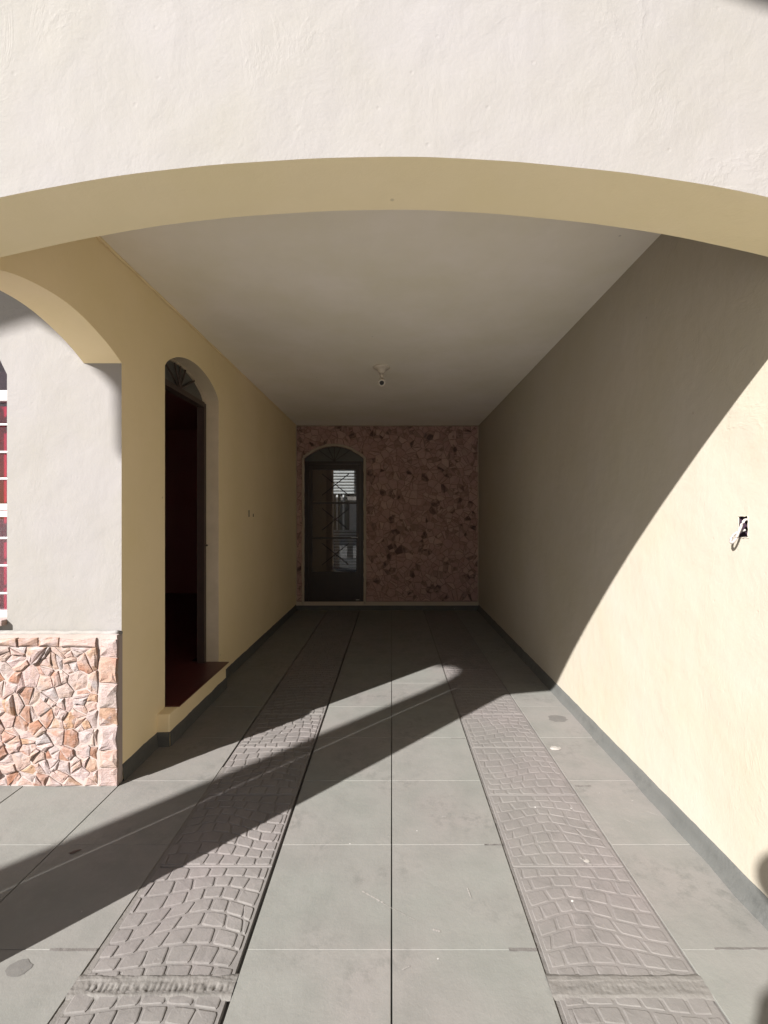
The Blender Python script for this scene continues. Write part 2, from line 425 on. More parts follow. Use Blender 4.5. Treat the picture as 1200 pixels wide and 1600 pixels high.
patch_strip(.476, .952, 1.345, 1.425, 11, .0012, .55)
# short gouges and mortar smears at the cross joints
for (x0, x1, y, wd) in ((.385, .476, 1.4995, .006), (.40, .476, 1.979, .004), (.38, .47, 2.93, .004), (-1.12, -.966, 1.499, .005), (.965, 1.05, 2.41, .004), (1.06, 1.29, 1.503, .004)):
    o = rough_strip('mortar_joint', x0, x1, y - wd, y + wd, .0012, .0014, M['mortar'], 40, 4, int(x0 * 50) + 7, False)

# ---------------------------------------------------------------- walls
def arch_z(x): return H + .978 - .1 * (x + .02) ** 2
facade = None
g = Geo()
N_ = 150
po = [(-1.735, -.1), (XL, -.1), (XL, arch_z(XL) - .02)]
for i in range(N_ + 1):
    x = XL + .004 + (XR - XL - .008) * i / N_; po.append((x, arch_z(x) + .0010 * math.sin(x * 8 + 1) + .0003 * math.sin(x * 23) + jit(.00015)))
po += [(XR, arch_z(XR) - .02), (XR, 6.2), (-1.735, 6.2)]
g.prism(po, YF, YB, 'xz')
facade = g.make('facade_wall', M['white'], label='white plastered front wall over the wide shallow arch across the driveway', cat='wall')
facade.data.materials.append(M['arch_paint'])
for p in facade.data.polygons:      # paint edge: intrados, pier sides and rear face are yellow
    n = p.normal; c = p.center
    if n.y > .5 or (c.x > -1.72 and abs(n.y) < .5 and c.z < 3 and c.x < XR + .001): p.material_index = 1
add_bevel(facade, .005, 2)
# side arch between the porch and the small court on the left
def side_z(y):
    t = (y - 1.975) / .505
    return H + .812 + .145 * (1 - t * t) if abs(t) < 1 else H + .812
po = [(YB + .002, ZC), (YB + .002, H + .812)]
for i in range(91):
    y = YB + .002 + (YW - YB - .002) * i / 90; po.append((y, side_z(y) + .001 * math.sin(y * 19)))
po += [(YW, 5.0), (YB + .002, 5.0)]
po = po[1:]
Geo().prism(po, -1.655, XL, 'yz').make('side_arch_wall', M['yellow'], label='yellow beam wall with the low arch opening on to the small court at left', cat='wall')
# wall with the arched doorway
dw = empty('doorway_wall', (XL, 4.6, 0), 'yellow plastered wall with the tall narrow arched doorway', 'wall')
def dpt(y): 
    t = (y - 3.385) / .455
    return H + .967 + .163 * (1 - t * t) ** .75 if abs(t) < 1 else H + .967
def in_parent(o, p): o.matrix_parent_inverse = p.matrix_basis.inverted(); return o
_P = {}
def ch(o, p):       # child keeps its world-space coordinates
    o.parent = p; inv = Matrix.Identity(4); q = p
    while q is not None: inv = inv @ Matrix.Identity(4); q = q.parent
    tot = Matrix.Identity(4); q = p
    if p.type == 'EMPTY': o.matrix_parent_inverse = p.matrix_basis.inverted()
    return o
ys = [2.93 + .91 * i / 36 for i in range(37)]
po = [(YW + .1502, -.1), (2.93, -.1)] + [(y, dpt(y)) for y in ys] + [(3.84, -.1), (YE + .2, -.1), (YE + .2, ZC + .3), (YW + .1502, ZC + .3)]
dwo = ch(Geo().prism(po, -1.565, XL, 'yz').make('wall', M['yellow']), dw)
dwo.data.materials.append(M['white']); dwo.data.materials.append(M['reveal'])
for p in dwo.data.polygons:
    if p.normal.y < -.9 and p.center.y < YW + .01: p.material_index = 1
    elif abs(p.normal.x) < .1 and 2.92 < p.center.y < 3.85 and p.center.z < 2.6: p.material_index = 2
# deeper reveal, smaller opening, worn plaster
ys2 = [2.955 + .86 * i / 36 for i in range(37)]
rv = Geo()
for i in range(36):
    pass
po = [(2.9, -.1), (2.935, -.1), (2.935, dpt(2.93))] + [(y, dpt(y) - .006) for y in ys[2:-2]] + [(3.832, dpt(3.84)), (3.832, -.1), (3.87, -.1), (3.87, ZC), (2.9, ZC)]
ch(Geo().prism(po, -1.612, -1.566, 'yz').make('reveal', M['reveal']), dw)
st = ch(box('step', (-1.70, 2.83, -.02), (-1.375, 3.80, .196), M['yellow']), dw); add_bevel(st, .006)
tr = ch(box('step_tread', (-1.72, 2.937, .1965), (-1.362, 3.831, .205), M['red_floor']), dw); add_bevel(tr, .003)
# metal frame, transom, glass and its radial bars
fr = Geo(); fr.box((-1.613, 3.79, .205), (-1.553, 3.831, H + .94)); fr.box((-1.60, 2.937, .205), (-1.545, 2.975, H + .94))
fr.box((-1.615, 2.975, H + .905), (-1.55, 3.79, H + .945))
dfr = ch(fr.make('door_frame', M['bmetal']), dw)
po = [(2.94, H + .9455)] + [(y, dpt(y) - .012) for y in ys[2:-2]] + [(3.83, H + .9455)]
ch(Geo().prism(po, -1.585, -1.58, 'yz').make('fanlight_pane', M['tglass']), dw)
for a in (28, 62, 90, 118, 152):
    c0 = Vector((-1.565, 3.385, H + .945)); d = Vector((0, math.cos(R(a)), math.sin(R(a)))); L = .05
    while c0.z + d.z * L < dpt(3.385 + d.y * L) - .02 and L < .45: L += .005
    ch(Geo().tube([c0, c0 + d * L], .007, 6).make('fanlight_bar', M['bmetal']), dw)
ch(Geo().lathe([(0, .02), (.008, .018), (.010, 0)], (-1.545, 3.80, 1.18), (0, -.3, 0) if 0 else (1, 0, 0), 10).make('latch', M['chrome']), dw)
# open leaf folded back inside the room
ch(box('door_leaf', (-2.50, 2.86, .21), (-1.66, 2.90, 2.33), M['bmetal']), dw)
# little conduit slots in the wall
def slot(y, z, hy, hz, nm):
    ch(box(nm, (XL - .012, y - hy, z - hz), (XL + .0012, y + hy, z + hz), M['leaf']), dw)
slot(4.655, 1.45, .012, .034, 'conduit_slot'); slot(4.80, 1.432, .012, .016, 'conduit_slot')

# room behind the doorway
rm = empty('room_shell', (-3.2, 4.7, 0), 'dark inner room seen through the arched doorway, with red waxed cement floor', 'room')
ch(box('room_floor', (-5.0, YW + .15, .10), (-1.70, 7.3, .195), M['red_floor']), rm)
ch(box('room_wall', (-5.0, 7.3, 0), (-1.567, 7.42, ZC + .1), M['room']), rm)
ch(box('room_wall', (-5.12, YW + .15, 0), (-5.0, 7.42, ZC + .1), M['room']), rm)
ch(box('room_ceiling', (-5.12, YW + .152, ZC), (-1.567, 7.42, ZC + .12), M['room']), rm)
ch(box('room_wall', (-1.64, 3.90, 0), (-1.613, 7.30, ZC), M['room']), rm)

# right boundary wall
rw = empty('boundary_wall', (XR, 3, 0), 'long cream plastered wall crossed by the slanting shadow, with an open wire box', 'wall')
bz0, by0 = 1.381, 1.717
g = Geo()
bx = [(by0 - .024, by0 + .024, bz0 - .040, bz0 + .040)][0]
po_out = [(-1.9, -.1), (YE + .3, -.1), (YE + .3, ZC + .15), (YF, ZC + .15), (YF, 5.0), (-1.9, 5.0)]
# wall in four pieces round the box recess
for a, b, c, d in ((-1.9, bx[0], -.1, ZC + .15), (bx[1], YE + .3, -.1, ZC + .15), (bx[0], bx[1], -.1, bx[2]), (bx[0], bx[1], bx[3], ZC + .15)):
    pass
v = []; f = []
def quad(a, b, c, d): k = len(v); v.extend([a, b, c, d]); f.append((k, k + 1, k + 2, k + 3))
yy = [-1.9, bx[0], bx[1], YE + .3]; zz = [-.1, bx[2], bx[3], ZC + .15]
for i in range(3):
    for j in range(3):
        if i == 1 and j == 1: continue
        quad((XR, yy[i], zz[j]), (XR, yy[i + 1], zz[j]), (XR, yy[i + 1], zz[j + 1]), (XR, yy[i], zz[j + 1]))
X2 = XR + .16
quad((X2, -1.9, -.1), (X2, YE + .3, -.1), (X2, YE + .3, ZC + .15), (X2, -1.9, ZC + .15))
quad((XR, -1.9, ZC + .15), (X2, -1.9, ZC + .15), (X2, YE + .3, ZC + .15), (XR, YE + .3, ZC + .15))
quad((XR, -1.9, -.1), (X2, -1.9, -.1), (X2, -1.9, ZC + .15), (XR, -1.9, ZC + .15))
quad((XR, YE + .3, -.1), (X2, YE + .3, -.1), (X2, YE + .3, ZC + .15), (XR, YE + .3, ZC + .15))
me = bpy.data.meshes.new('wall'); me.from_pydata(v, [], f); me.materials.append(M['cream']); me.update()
ch(link(bpy.data.objects.new('wall', me)), rw)
# recess box
v2 = []; a, b, c, d = bx; D = .045
vv = [(XR, a, c), (XR, b, c), (XR, b, d), (XR, a, d), (XR + D, a, c), (XR + D, b, c), (XR + D, b, d), (XR + D, a, d)]
me = bpy.data.meshes.new('wire_box'); me.from_pydata(vv, [], [(4, 5, 6, 7), (0, 1, 5, 4), (1, 2, 6, 5), (2, 3, 7, 6), (3, 0, 4, 7)]); me.materials.append(M['hole']); me.update()
wbx = ch(link(bpy.data.objects.new('wire_box', me)), rw)
ri = Geo()      # ragged plaster lip round the box
for (p, q) in (((a, c), (b, c)), ((b, c), (b, d)), ((b, d), (a, d)), ((a, d), (a, c))):
    pts = [Vector((XR - .0005, p[0] + (q[0] - p[0]) * t / 8 + jit(.0015), p[1] + (q[1] - p[1]) * t / 8 + jit(.0015))) for t in range(9)]
    ri.tube(pts, [.0022 + jit(.0010) for _ in pts], 6)
ri.make('plaster_lip', M['cream'], wbx, smooth=True)
cb = Geo()
def loop(pts): 
    out = []
    for i in range(len(pts) - 1):
        p0 = Vector(pts[max(i - 1, 0)]); p1 = Vector(pts[i]); p2 = Vector(pts[i + 1]); p3 = Vector(pts[min(i + 2, len(pts) - 1)])
        for s in range(6):
            t = s / 6; out.append(.5 * ((2 * p1) + (p2 - p0) * t + (2 * p0 - 5 * p1 + 4 * p2 - p3) * t * t + (3 * p1 - p0 - 3 * p2 + p3) * t ** 3))
    return out + [Vector(pts[-1])]
bxs = XR
cb.tube(loop([(bxs + .03, by0 - .010, bz0 + .020), (bxs - .004, by0 - .012, bz0 + .026), (bxs - .020, by0 - .008, bz0 - .010), (bxs - .024, by0 + .004, bz0 - .042),
      (bxs - .030, by0 + .016, bz0 - .060), (bxs - .026, by0 + .030, bz0 - .055), (bxs - .020, by0 + .026, bz0 - .034), (bxs - .012, by0 + .010, bz0 - .020), (bxs + .01, by0 + .004, bz0 - .012)]), .0048, 8)
cb.make('coiled_cable', M['cable'], wbx, smooth=True)

# ceiling slab and house mass above
cl = empty('ceiling', (0, 4, ZC), 'pale flat ceiling over the covered driveway', 'ceiling')
ch(box('ceiling_slab', (XL - .0, YB + .001, ZC), (XR + .0, YE + .2, ZC + .14), M['ceiling']), cl)
for (a, b) in (((XL + .006, YB + .01, ZC - .006), (XL + .006, YE, ZC - .004)),):
    pts = [Vector(a).lerp(Vector(b), t / 60) + Vector((jit(.0015), 0, jit(.0015))) for t in range(61)]
    ch(Geo().tube(pts, [.008 + jit(.002) for _ in pts], 6).make('cornice_bead', M['yellow'], smooth=True), cl)
# upper storey block behind the facade keeps the sky off the ceiling void
ch(box('upper_floor', (-1.653, YB + .002, ZC + .141), (XR + .3, 8.6 - 1.2, 5.0), M['white']), cl)

# ---------------------------------------------------------------- white wall with stone dado and the curtained window
ww = empty('court_wall', (-2.4, YW, 0), 'sunlit white plastered wall with a pink split stone dado and a barred window', 'wall')
wx0, wx1, wz0, wz1 = -3.35, -2.068, .868, 2.184
wc = (wx0 + wx1) / 2; hw = (wx1 - wx0) / 2
def win_top(x): t = (x - wc) / hw; return wz1 + .30 * math.sqrt(max(0, 1 - t * t))**1.2
po = [(-5.1, -.1), (-1.566, -.1), (-1.566, ZC + .3), (-1.566, 5.0), (-5.1, 5.0), (-5.1, 1.5)]
# wall as left part, right part, below and above the window
pieces = [[(-5.1, -.1), (wx0, -.1), (wx0, 5.0), (-5.1, 5.0)], [(wx1, -.1), (XL, -.1), (XL, 2.222), (-1.655, 2.222), (-1.655, 5.0), (wx1, 5.0)], [(wx0, -.1), (wx1, -.1), (wx1, wz0), (wx0, wz0)],
          [(wx0, wz1)] + [(wx0 + (wx1 - wx0) * i / 30, win_top(wx0 + (wx1 - wx0) * i / 30)) for i in range(31)] + [(wx1, wz1), (wx1, 5.0), (wx0, 5.0)]]
def yface(x0, x1, z0, z1):
    pass
wv_, wf_ = [], []
gg = Geo()
# outline with the window as a notch reached by a seam below it
outl = [(-5.1, -.1), (wx0, -.1), (wx0, wz1)] + [(wx0 + (wx1 - wx0) * i / 30, win_top(wx0 + (wx1 - wx0) * i / 30)) for i in range(1, 30)] + [(wx1, wz1), (wx1, -.1), (XL, -.1), (XL, 5.0), (-5.1, 5.0)]
gg.prism(outl, YW, YW + .15, 'xz')
wobj = ch(gg.make('wall', M['white']), ww)
wobj.data.materials.append(M['yellow'])
for p in wobj.data.polygons:
    if p.normal.x > .7 and p.center.x > -1.5: p.material_index = 1
ch(box('wall_base', (wx0, YW + .0, -.1), (wx1, YW + .15, wz0 - .03), M['white']), ww)
sill = ch(box('window_sill', (wx0 - .0, YW - .035, wz0 - .03), (wx1 - .0, YW + .15, wz0), M['stone']), ww); add_bevel(sill, .005)
# window
win = ch(box('window', (wx0 + .003, YW + .13, wz0), (wx1 - .003, YW + .14, wz0 + .02), M['wmetal']), ww)
fg = Geo(); F = .035
fy0, fy1 = YW + .045, YW + .085
fg.box((wx0, fy0, wz0), (wx0 + F, fy1, wz1)); fg.box((wx1 - .012, fy0, wz0 + .0), (wx1 - .001, fy1, wz1))
fg.box((wx0 + F, fy0 - .004, wz0 + .001), (wx1 - .012, fy1, wz0 + .035))
fg.box((wx0 + F, fy0 - .004, 2.054), (wx1 - .012, fy1, 2.110)); fg.box((wx0 + F, fy0 - .004, 1.418), (wx1 - .012, fy1, 1.452)); fg.box((wx0 + F, fy0 - .004, 1.457), (wx1 - .012, fy1, 1.490))
fg.make('window_frame', M['wmetal'], win)
for z in (1.925, 1.774, 1.627, 1.301, 1.150, .998):
    Geo().tube([(wx0 + F, fy0 + .012, z), (wx1 - .012, fy0 + .012, z)], .0065, 8).make('window_bar', M['wmetal'], win)
for x in (-2.5, -2.86): box('window_bar', (x - .012, fy0, wz0 + .035), (x + .012, fy1 - .004, 2.054), M['wmetal'], win)
box('window_pane', (wx0 + F, fy0 + .030, wz0 + .03), (wx1 - .012, fy0 + .034, 2.054), M['wglass'], win)
po = [(wx0 + .002, 2.1105)] + [(wx0 + (wx1 - wx0) * i / 30, win_top(wx0 + (wx1 - wx0) * i / 30) - .002) for i in range(0, 31)] + [(wx1 - .002, 2.1105)]
po[1] = (wx0 + .002, po[1][1]); po[-2] = (wx1 - .002, po[-2][1])
Geo().prism(po, fy0 + .030, fy0 + .034, 'xz').make('arched_pane', M['wglass'], win)
cv = []; cf = []
for i in range(121):
    x = wx0 - .05 + (wx1 - wx0 + .1) * i / 120; y = YW + .19 + .022 * math.sin(x * 55) + .01 * math.sin(x * 23 + 1)
    cv += [(x, y, wz0 - .1), (x, y, 2.06)]
for i in range(120): cf.append((2 * i, 2 * i + 2, 2 * i + 3, 2 * i + 1))
mesh('curtain', cv, cf, M['curtain'], win, smooth=True)

# Voronoi cells (clipped bisectors)
def voronoi(pts, x0, x1, y0, y1, extra=None, k=26):
    cells = []
    for i, (px, py) in enumerate(pts):
        poly = [(x0, y0), (x1, y0), (x1, y1), (x0, y1)]
        nb = sorted((((qx - px) ** 2 + (qy - py) ** 2, j) for j, (qx, qy) in enumerate(pts) if j != i))[:k]
        for d, j in nb:
            qx, qy = pts[j]; nx, ny = qx - px, qy - py
            poly = clip(poly, nx, ny, nx * (px + qx) / 2 + ny * (py + qy) / 2)
            if len(poly) < 3: break
        if extra and len(poly) > 2:
            for c in extra(px, py):
                poly = clip(poly, *c)
                if len(poly) < 3: break
        if len(poly) > 2: cells.append(poly)
    return cells
def scatter(x0, x1, y0, y1, r, rn, ok=lambda x, y: True, tries=9000):
    pts = []
    for _ in range(tries):
        x, y = rn.uniform(x0, x1), rn.uniform(y0, y1)
        rr = r * (.5 + 1.15 * rn.random() ** 1.5)
        if ok(x, y) and all((x - a) ** 2 + (y - b) ** 2 > ((rr + c) / 2) ** 2 for a, b, c in pts): pts.append((x, y, rr))
    return [(a, b) for a, b, c in pts]
def shatter(cells, rn, prob, amin):
    out = []
    for c in cells:
        if rn.random() < prob and area(c) > amin:
            cx = sum(p[0] for p in c) / len(c) + rn.uniform(-.012, .012); cy = sum(p[1] for p in c) / len(c) + rn.uniform(-.012, .012); a = rn.uniform(0, math.pi)
            nx, ny = math.cos(a), math.sin(a); d = nx * cx + ny * cy
            for q in (clip(c, nx, ny, d), clip(c, -nx, -ny, -d)):
                if len(q) > 2 and area(q) > 2.5e-4: out.append(q)
        else: out.append(c)
    return out
def stone_geo(poly, ysurf, depth, rn, gap=.004, rough=.004):
    """split stone standing out towards -y from plane ysurf"""
    p = inset(poly, gap)
    if len(p) < 3: return None
    # break up long edges with a nudge so the outline is not a perfect polygon
    q = []
    for i in range(len(p)):
        a, b = p[i], p[(i + 1) % len(p)]; L = math.hypot(b[0] - a[0], b[1] - a[1]); q.append(a)
        if L > .03:
            t = rn.uniform(.35, .65); nx, ny = (b[1] - a[1]) / L, -(b[0] - a[0]) / L; s = rn.uniform(-.07, .05) * L
            q.append((a[0] + (b[0] - a[0]) * t + nx * s, a[1] + (b[1] - a[1]) * t + ny * s))
    p = q; n = len(p); cx = sum(a for a, b in p) / n; cy = sum(b for a, b in p) / n
    tx, ty = rn.uniform(-.10, .10), rn.uniform(-.10, .10); d0 = depth * rn.uniform(.7, 1.25)
    def yo(x, z, k): return ysurf - max(.002, d0 * k + (x - cx) * tx + (z - cy) * ty + rn.uniform(-rough, rough) * k)
    v = [(x, ysurf + .006, z) for x, z in p]
    v += [(cx + (x - cx) * .97, yo(x, z, .7), cy + (z - cy) * .97) for x, z in p]
    v += [(cx + (x - cx) * .62, yo(cx + (x - cx) * .62, cy + (z - cy) * .62, 1), cy + (z - cy) * .62) for x, z in p]
    v.append((cx, yo(cx, cy, 1.1), cy)); f = []
    for r in range(2):
        for k in range(n): f.append((r * n + k, r * n + (k + 1) % n, (r + 1) * n + (k + 1) % n, (r + 1) * n + k))
    for k in range(n): f.append((2 * n + k, 2 * n + (k + 1) % n, 3 * n))
    return v, f
# dado: mortar bed, irregular stones, a top course and the corner column of quoins
rn = random.Random(21)
DX0 = -3.4
bed = ch(box('mortar_bed', (DX0 - .6, YP + .0105, -.05), (XL + .004, YW + .001, .795), M['bed']), ww)
ch(Geo().tube([(x / 40, YP + .044 + jit(.003), .797 + jit(.003)) for x in range(-140, int(XL * 40) + 1)] + [(XL + .002, YP + .044, .797)], .014, 8).make('dado_cap', M['white'], smooth=True), ww)
dn = 0
def dado(poly, depth=.015, **k):
    r = stone_geo(poly, YP + .0135, depth, rn, **k)
    if r: ch(mesh('stone', r[0], r[1], M['stone']), ww)
cells = voronoi(scatter(DX0, -1.548, .0, .735, .086, rn), DX0, -1.548, .002, .735)
cells = shatter(shatter(cells, rn, .55, .004), rn, .3, .003)
for c in sorted(cells, key=lambda c: -max(p[0] for p in c))[:285]: dado(c, depth=rn.choice((.007, .010, .013, .017)), gap=.0016, rough=.0025)
z = .735; x = -1.548
while x > DX0:
    wd = rn.uniform(.10, .24); dado([(x - wd, z), (x, z), (x, z + .05), (x - wd, z + .046)], .016, gap=.002); x -= wd
z = .0
while z < .77:
    h = rn.uniform(.07, .14); h = min(h, .785 - z) if .785 - z - h > .04 else .785 - z
    dado([(-1.542, z), (XL + .012, z), (XL + .012, z + h + jit(.008)), (-1.542 + jit(.012), z + h + jit(.008))], .013, gap=.003); z += h

# ---------------------------------------------------------------- back wall with crazy stone and the door
bw = empty('back_wall', (0, YE, 0), 'dark brown crazy stone clad end wall of the covered driveway with a glazed metal door', 'wall')
dx0, dx1 = -1.325, -.425; dc = (dx0 + dx1) / 2; dhw = (dx1 - dx0) / 2
def dtop(x, r=.18, base=H + .885): t = (x - dc) / dhw; return base + r * (1 - min(1, t * t))
outl = [(XL - .1, -.1), (dx0, -.1)] + [(dx0 + (dx1 - dx0) * i / 24, dtop(dx0 + (dx1 - dx0) * i / 24)) for i in range(25)] + [(dx1, -.1), (XR + .1, -.1), (XR + .1, ZC + .1), (XL - .1, ZC + .1)]
ch(Geo().prism(outl, YE, YE + .15, 'xz').make('wall', M['cladding_bed']), bw)
rn = random.Random(5)
def okb(x, z): return not (dx0 - .03 < x < dx1 + .03 and z < dtop(x) + .03)
def exb(px, pz):
    if (px > dx1 + .03 or px < dx0 - .03) and pz > dtop(dx0) + .07: return []
    if px > dx1 + .03: return [(-1, 0, -(dx1 + .035))]
    if px < dx0 - .03: return [(1, 0, dx0 - .035)]
    s = -2 * .18 * (px - dc) / dhw ** 2; zt = dtop(px) + .035
    return [(s, -1, s * px - zt)]
pts = scatter(XL, XR, .14, ZC - .005, .108, rn, okb, 14000)
cells = voronoi(pts, XL + .012, XR - .012, .135, ZC - .012, exb)
cells = shatter(cells, rn, .65, .005)
cells.sort(key=lambda c: -area(c)); far = Geo()
for i, c in enumerate(cells):
    r = stone_geo(c, YE - .004, .012, rn, gap=.0035, rough=.003)
    if not r: continue
    if i < 290: ch(mesh('stone', r[0], r[1], M['dstone']), bw)
    else: far.add(*r)
if far.v: ch(far.make('stone_pieces', M['dstone_i'], kind='stuff'), bw)
# pale mortar edging along floor, corners and ceiling
def bead(pts, r, mat, nm, par, j=.002):
    out = []
    for i in range(len(pts) - 1):
        a, b = Vector(pts[i]), Vector(pts[i + 1]); n = max(2, int((b - a).length / .06))
        out += [a.lerp(b, t / n) + Vector((jit(j), 0, jit(j))) for t in range(n)]
    out.append(Vector(pts[-1])); return ch(Geo().tube(out, [r + jit(j) for _ in out], 6).make(nm, mat, smooth=True), par)
ch(box('mortar_ledge', (XL + .001, YE - .022, .072), (XR - .001, YE - .0002, .128), M['trim']), bw)
bead([(XL + .008, YE - .010, .13), (XL + .008, YE - .010, ZC - .006)], .008, M['trim'], 'mortar_edging', bw)
bead([(XR - .008, YE - .010, .13), (XR - .008, YE - .010, ZC - .006)], .008, M['trim'], 'mortar_edging', bw)
bead([(XL + .01, YE - .010, ZC - .006), (XR - .01, YE - .010, ZC - .006)], .007, M['trim'], 'mortar_edging', bw)
arcp = [(dx0 - .018, YE - .012, .10), (dx0 - .018, YE - .012, dtop(dx0))] + [(dx0 + (dx1 - dx0) * i / 16, YE - .012, dtop(dx0 + (dx1 - dx0) * i / 16) + .02) for i in range(17)] + [(dx1 + .018, YE - .012, dtop(dx1)), (dx1 + .018, YE - .012, .10)]
bead(arcp, .022, M['trim'], 'door_trim', bw, .0035)
# door
dr = ch(Geo().box((dx0 + .001, YE + .02, .085), (dx0 + .055, YE + .075, H + .84)).box((dx1 - .055, YE + .02, .085), (dx1 - .001, YE + .075, H + .84)).box((dx0 + .055, YE + .02, H + .80), (dx1 - .055, YE + .075, H + .84)).make('door', M['dmetal']), bw)
lx0, lx1 = dx0 + .058, dx1 - .058; gx0, gx1 = -1.215, -.54; zt, zb = H + .715, H - .845
zr = [H + .715, H + .205, H - .33, H - .845]
lf = Geo(); ly0, ly1 = YE + .03, YE + .065
lf.box((lx0, ly0, .09), (gx0, ly1, H + .797)); lf.box((gx1, ly0, .09), (lx1, ly1, H + .797))
lf.box((gx0, ly0, zt), (gx1, ly1, H + .797)); lf.box((gx0, ly0, .09), (gx1, ly1, .16))
for z in zr[1:3]: lf.box((gx0, ly0, z - .014), (gx1, ly1, z + .014))
lf.box((gx0, ly0, zb - .03), (gx1, ly1, zb))
lf.make('door_leaf', M['dmetal'], dr)
box('bottom_panel', (gx0, ly0 + .012, .16), (gx1, ly1 - .010, zb - .03), M['dmetal'], dr)
xm = (gx0 + gx1) / 2 + .02
for i in range(3):
    z1 = zr[i] - (0 if i == 0 else .014); z0 = zr[i + 1] + (.014 if i < 2 else 0); zm = (z0 + z1) / 2 + .02
    box('glass_pane', (gx0, ly0 + .020, z0), (gx1, ly0 + .024, z1), M['glass'], dr)
    for s in (1, -1):
        for t in (1, -1):
            Geo().tube([(xm, ly0 + .008, zm), (xm + s * .205, ly0 + .008, zm + t * .165)], .0075, 6).make('grille_bar', M['dmetal'], dr)
po = [(dx0 + .002, H + .8405)] + [(dx0 + .002 + (dx1 - dx0 - .004) * i / 24, dtop(dx0 + (dx1 - dx0) * i / 24) - .002) for i in range(25)] + [(dx1 - .002, H + .8405)]
Geo().prism(po, YE + .045, YE + .05, 'xz').make('fanlight', M['tglass'], dr)
for a in (35, 65, 90, 115, 145):
    c0 = Vector((dc, YE + .035, H + .842)); d = Vector((math.cos(R(a)), 0, math.sin(R(a)))); L = .02
    while c0.z + d.z * L < dtop(c0.x + d.x * L) - .012 and L < .5: L += .005
    Geo().tube([c0, c0 + d * L], .006, 6).make('fanlight_bar', M['dmetal'], dr)
Geo().box((lx1 - .045, ly0 - .006, .97), (lx1 - .015, ly0, 1.16)).make('lock_plate', M['bmetal'], dr)
Geo().tube([(lx1 - .03, ly0 - .004, 1.10), (lx1 - .03, ly0 - .045, 1.10), (lx1 - .13, ly0 - .045, 1.10)], .008, 8).make('door_handle', M['chrome'], dr)
Geo().tube([(lx1 - .06, ly0 - .01, .15), (lx1 - .01, ly0 - .01, .15)], .008, 8).make('floor_bolt', M['chrome'], dr)

# back yard behind the door: louvred grey shutter, dark side wall
yd = empty('rear_shutter', (-.6, 8.7, 0), 'pale slatted shutter with white window bars seen through the door glass', 'shutter')
for k in range(46):
    z = .12 + k * .056
    sx0, sx1 = -1.16, -.2
    if 1.15 < z < 1.82: sx1 = -.98 if k % 2 else -.95
    if 1.15 < z < 1.82 : continue
    ch(box('slat', (sx0, 8.66, z), (sx1, 8.70, z + .036), M['louvre']), yd)
for x in (-1.14, -1.05, -.93): ch(box('window_bar', (x, 8.66, 1.13), (x + .030, 8.70, 1.83), M['wmetal']), yd)
ch(box('window_panel', (-.80, 8.67, 1.13), (-.3, 8.70, 1.70), M['wmetal']), yd)
ch(box('back_board', (-1.18, 8.72, 0), (-.2, 8.78, 2.8), M['base']), yd)
box('yard_wall', (-1.75, 7.5, -.1), (-.965, 7.6, 3.6), M['room'], label='dark wall seen through the left half of the door glass', cat='wall')
box('yard_end_wall', (-3, 9.0, -.1), (3, 9.15, 3.2), M['dark_render'], label='rendered rear yard wall behind the slatted shutter', cat='wall')

# ---------------------------------------------------------------- skirting bands
def skirt(p0, p1, out, par, hgt=.082, foot=.034, seed=0):
    """sloping painted fillet from p0 to p1 (xy), `out` points into the driveway"""
    from mathutils import noise as N
    p0, p1, out = Vector((*p0, 0)), Vector((*p1, 0)), Vector((*out, 0)); L = (p1 - p0).length; n = max(2, int(L / .03)); v = []; f = []
    for i in range(n + 1):
        q = p0.lerp(p1, i / n); s = i * L / n
        a = hgt + .006 * N.noise(Vector((s * 7, seed, 0))) + .003 * N.noise(Vector((s * 31, seed, 4))); b = foot + .008 * N.noise(Vector((s * 5, seed, 9))) + .003 * N.noise(Vector((s * 40, seed, 9)))
        v += [q + Vector((0, 0, a)), q + out * .0045 + Vector((0, 0, a - .004)), q + out * (.008 + .002 * N.noise(Vector((s * 20, 1, seed)))) + Vector((0, 0, a * .55)),
              q + out * b * .62 + Vector((0, 0, .010)), q + out * b + Vector((0, 0, -.004))]
    for i in range(n):
        for k in range(4): a = i * 5 + k; f.append((a, a + 5, a + 6, a + 1))
    return ch(mesh('skirting', v, f, M['skirt'], smooth=True), par)
skirt((XR - .0003, -1.8), (XR - .0003, YE), (-1, 0), rw, seed=1)
skirt((XL + .0003, YP + .06), (XL + .0003, 2.829), (1, 0), dw, .085, .02, 2)
skirt((XL + .0003, 3.801), (XL + .0003, YE), (1, 0), dw, .085, .02, 3)
skirt((-1.3747, 2.83), (-1.3747, 3.80), (1, 0), dw, .085, .012, 4)
skirt((XL, 2.8297), (-1.370, 2.8297), (0, -1), dw, .085, .012, 5)
skirt((XL, YE - .0004), (XR, YE - .0004), (0, -1), bw, .074, .02, 6)

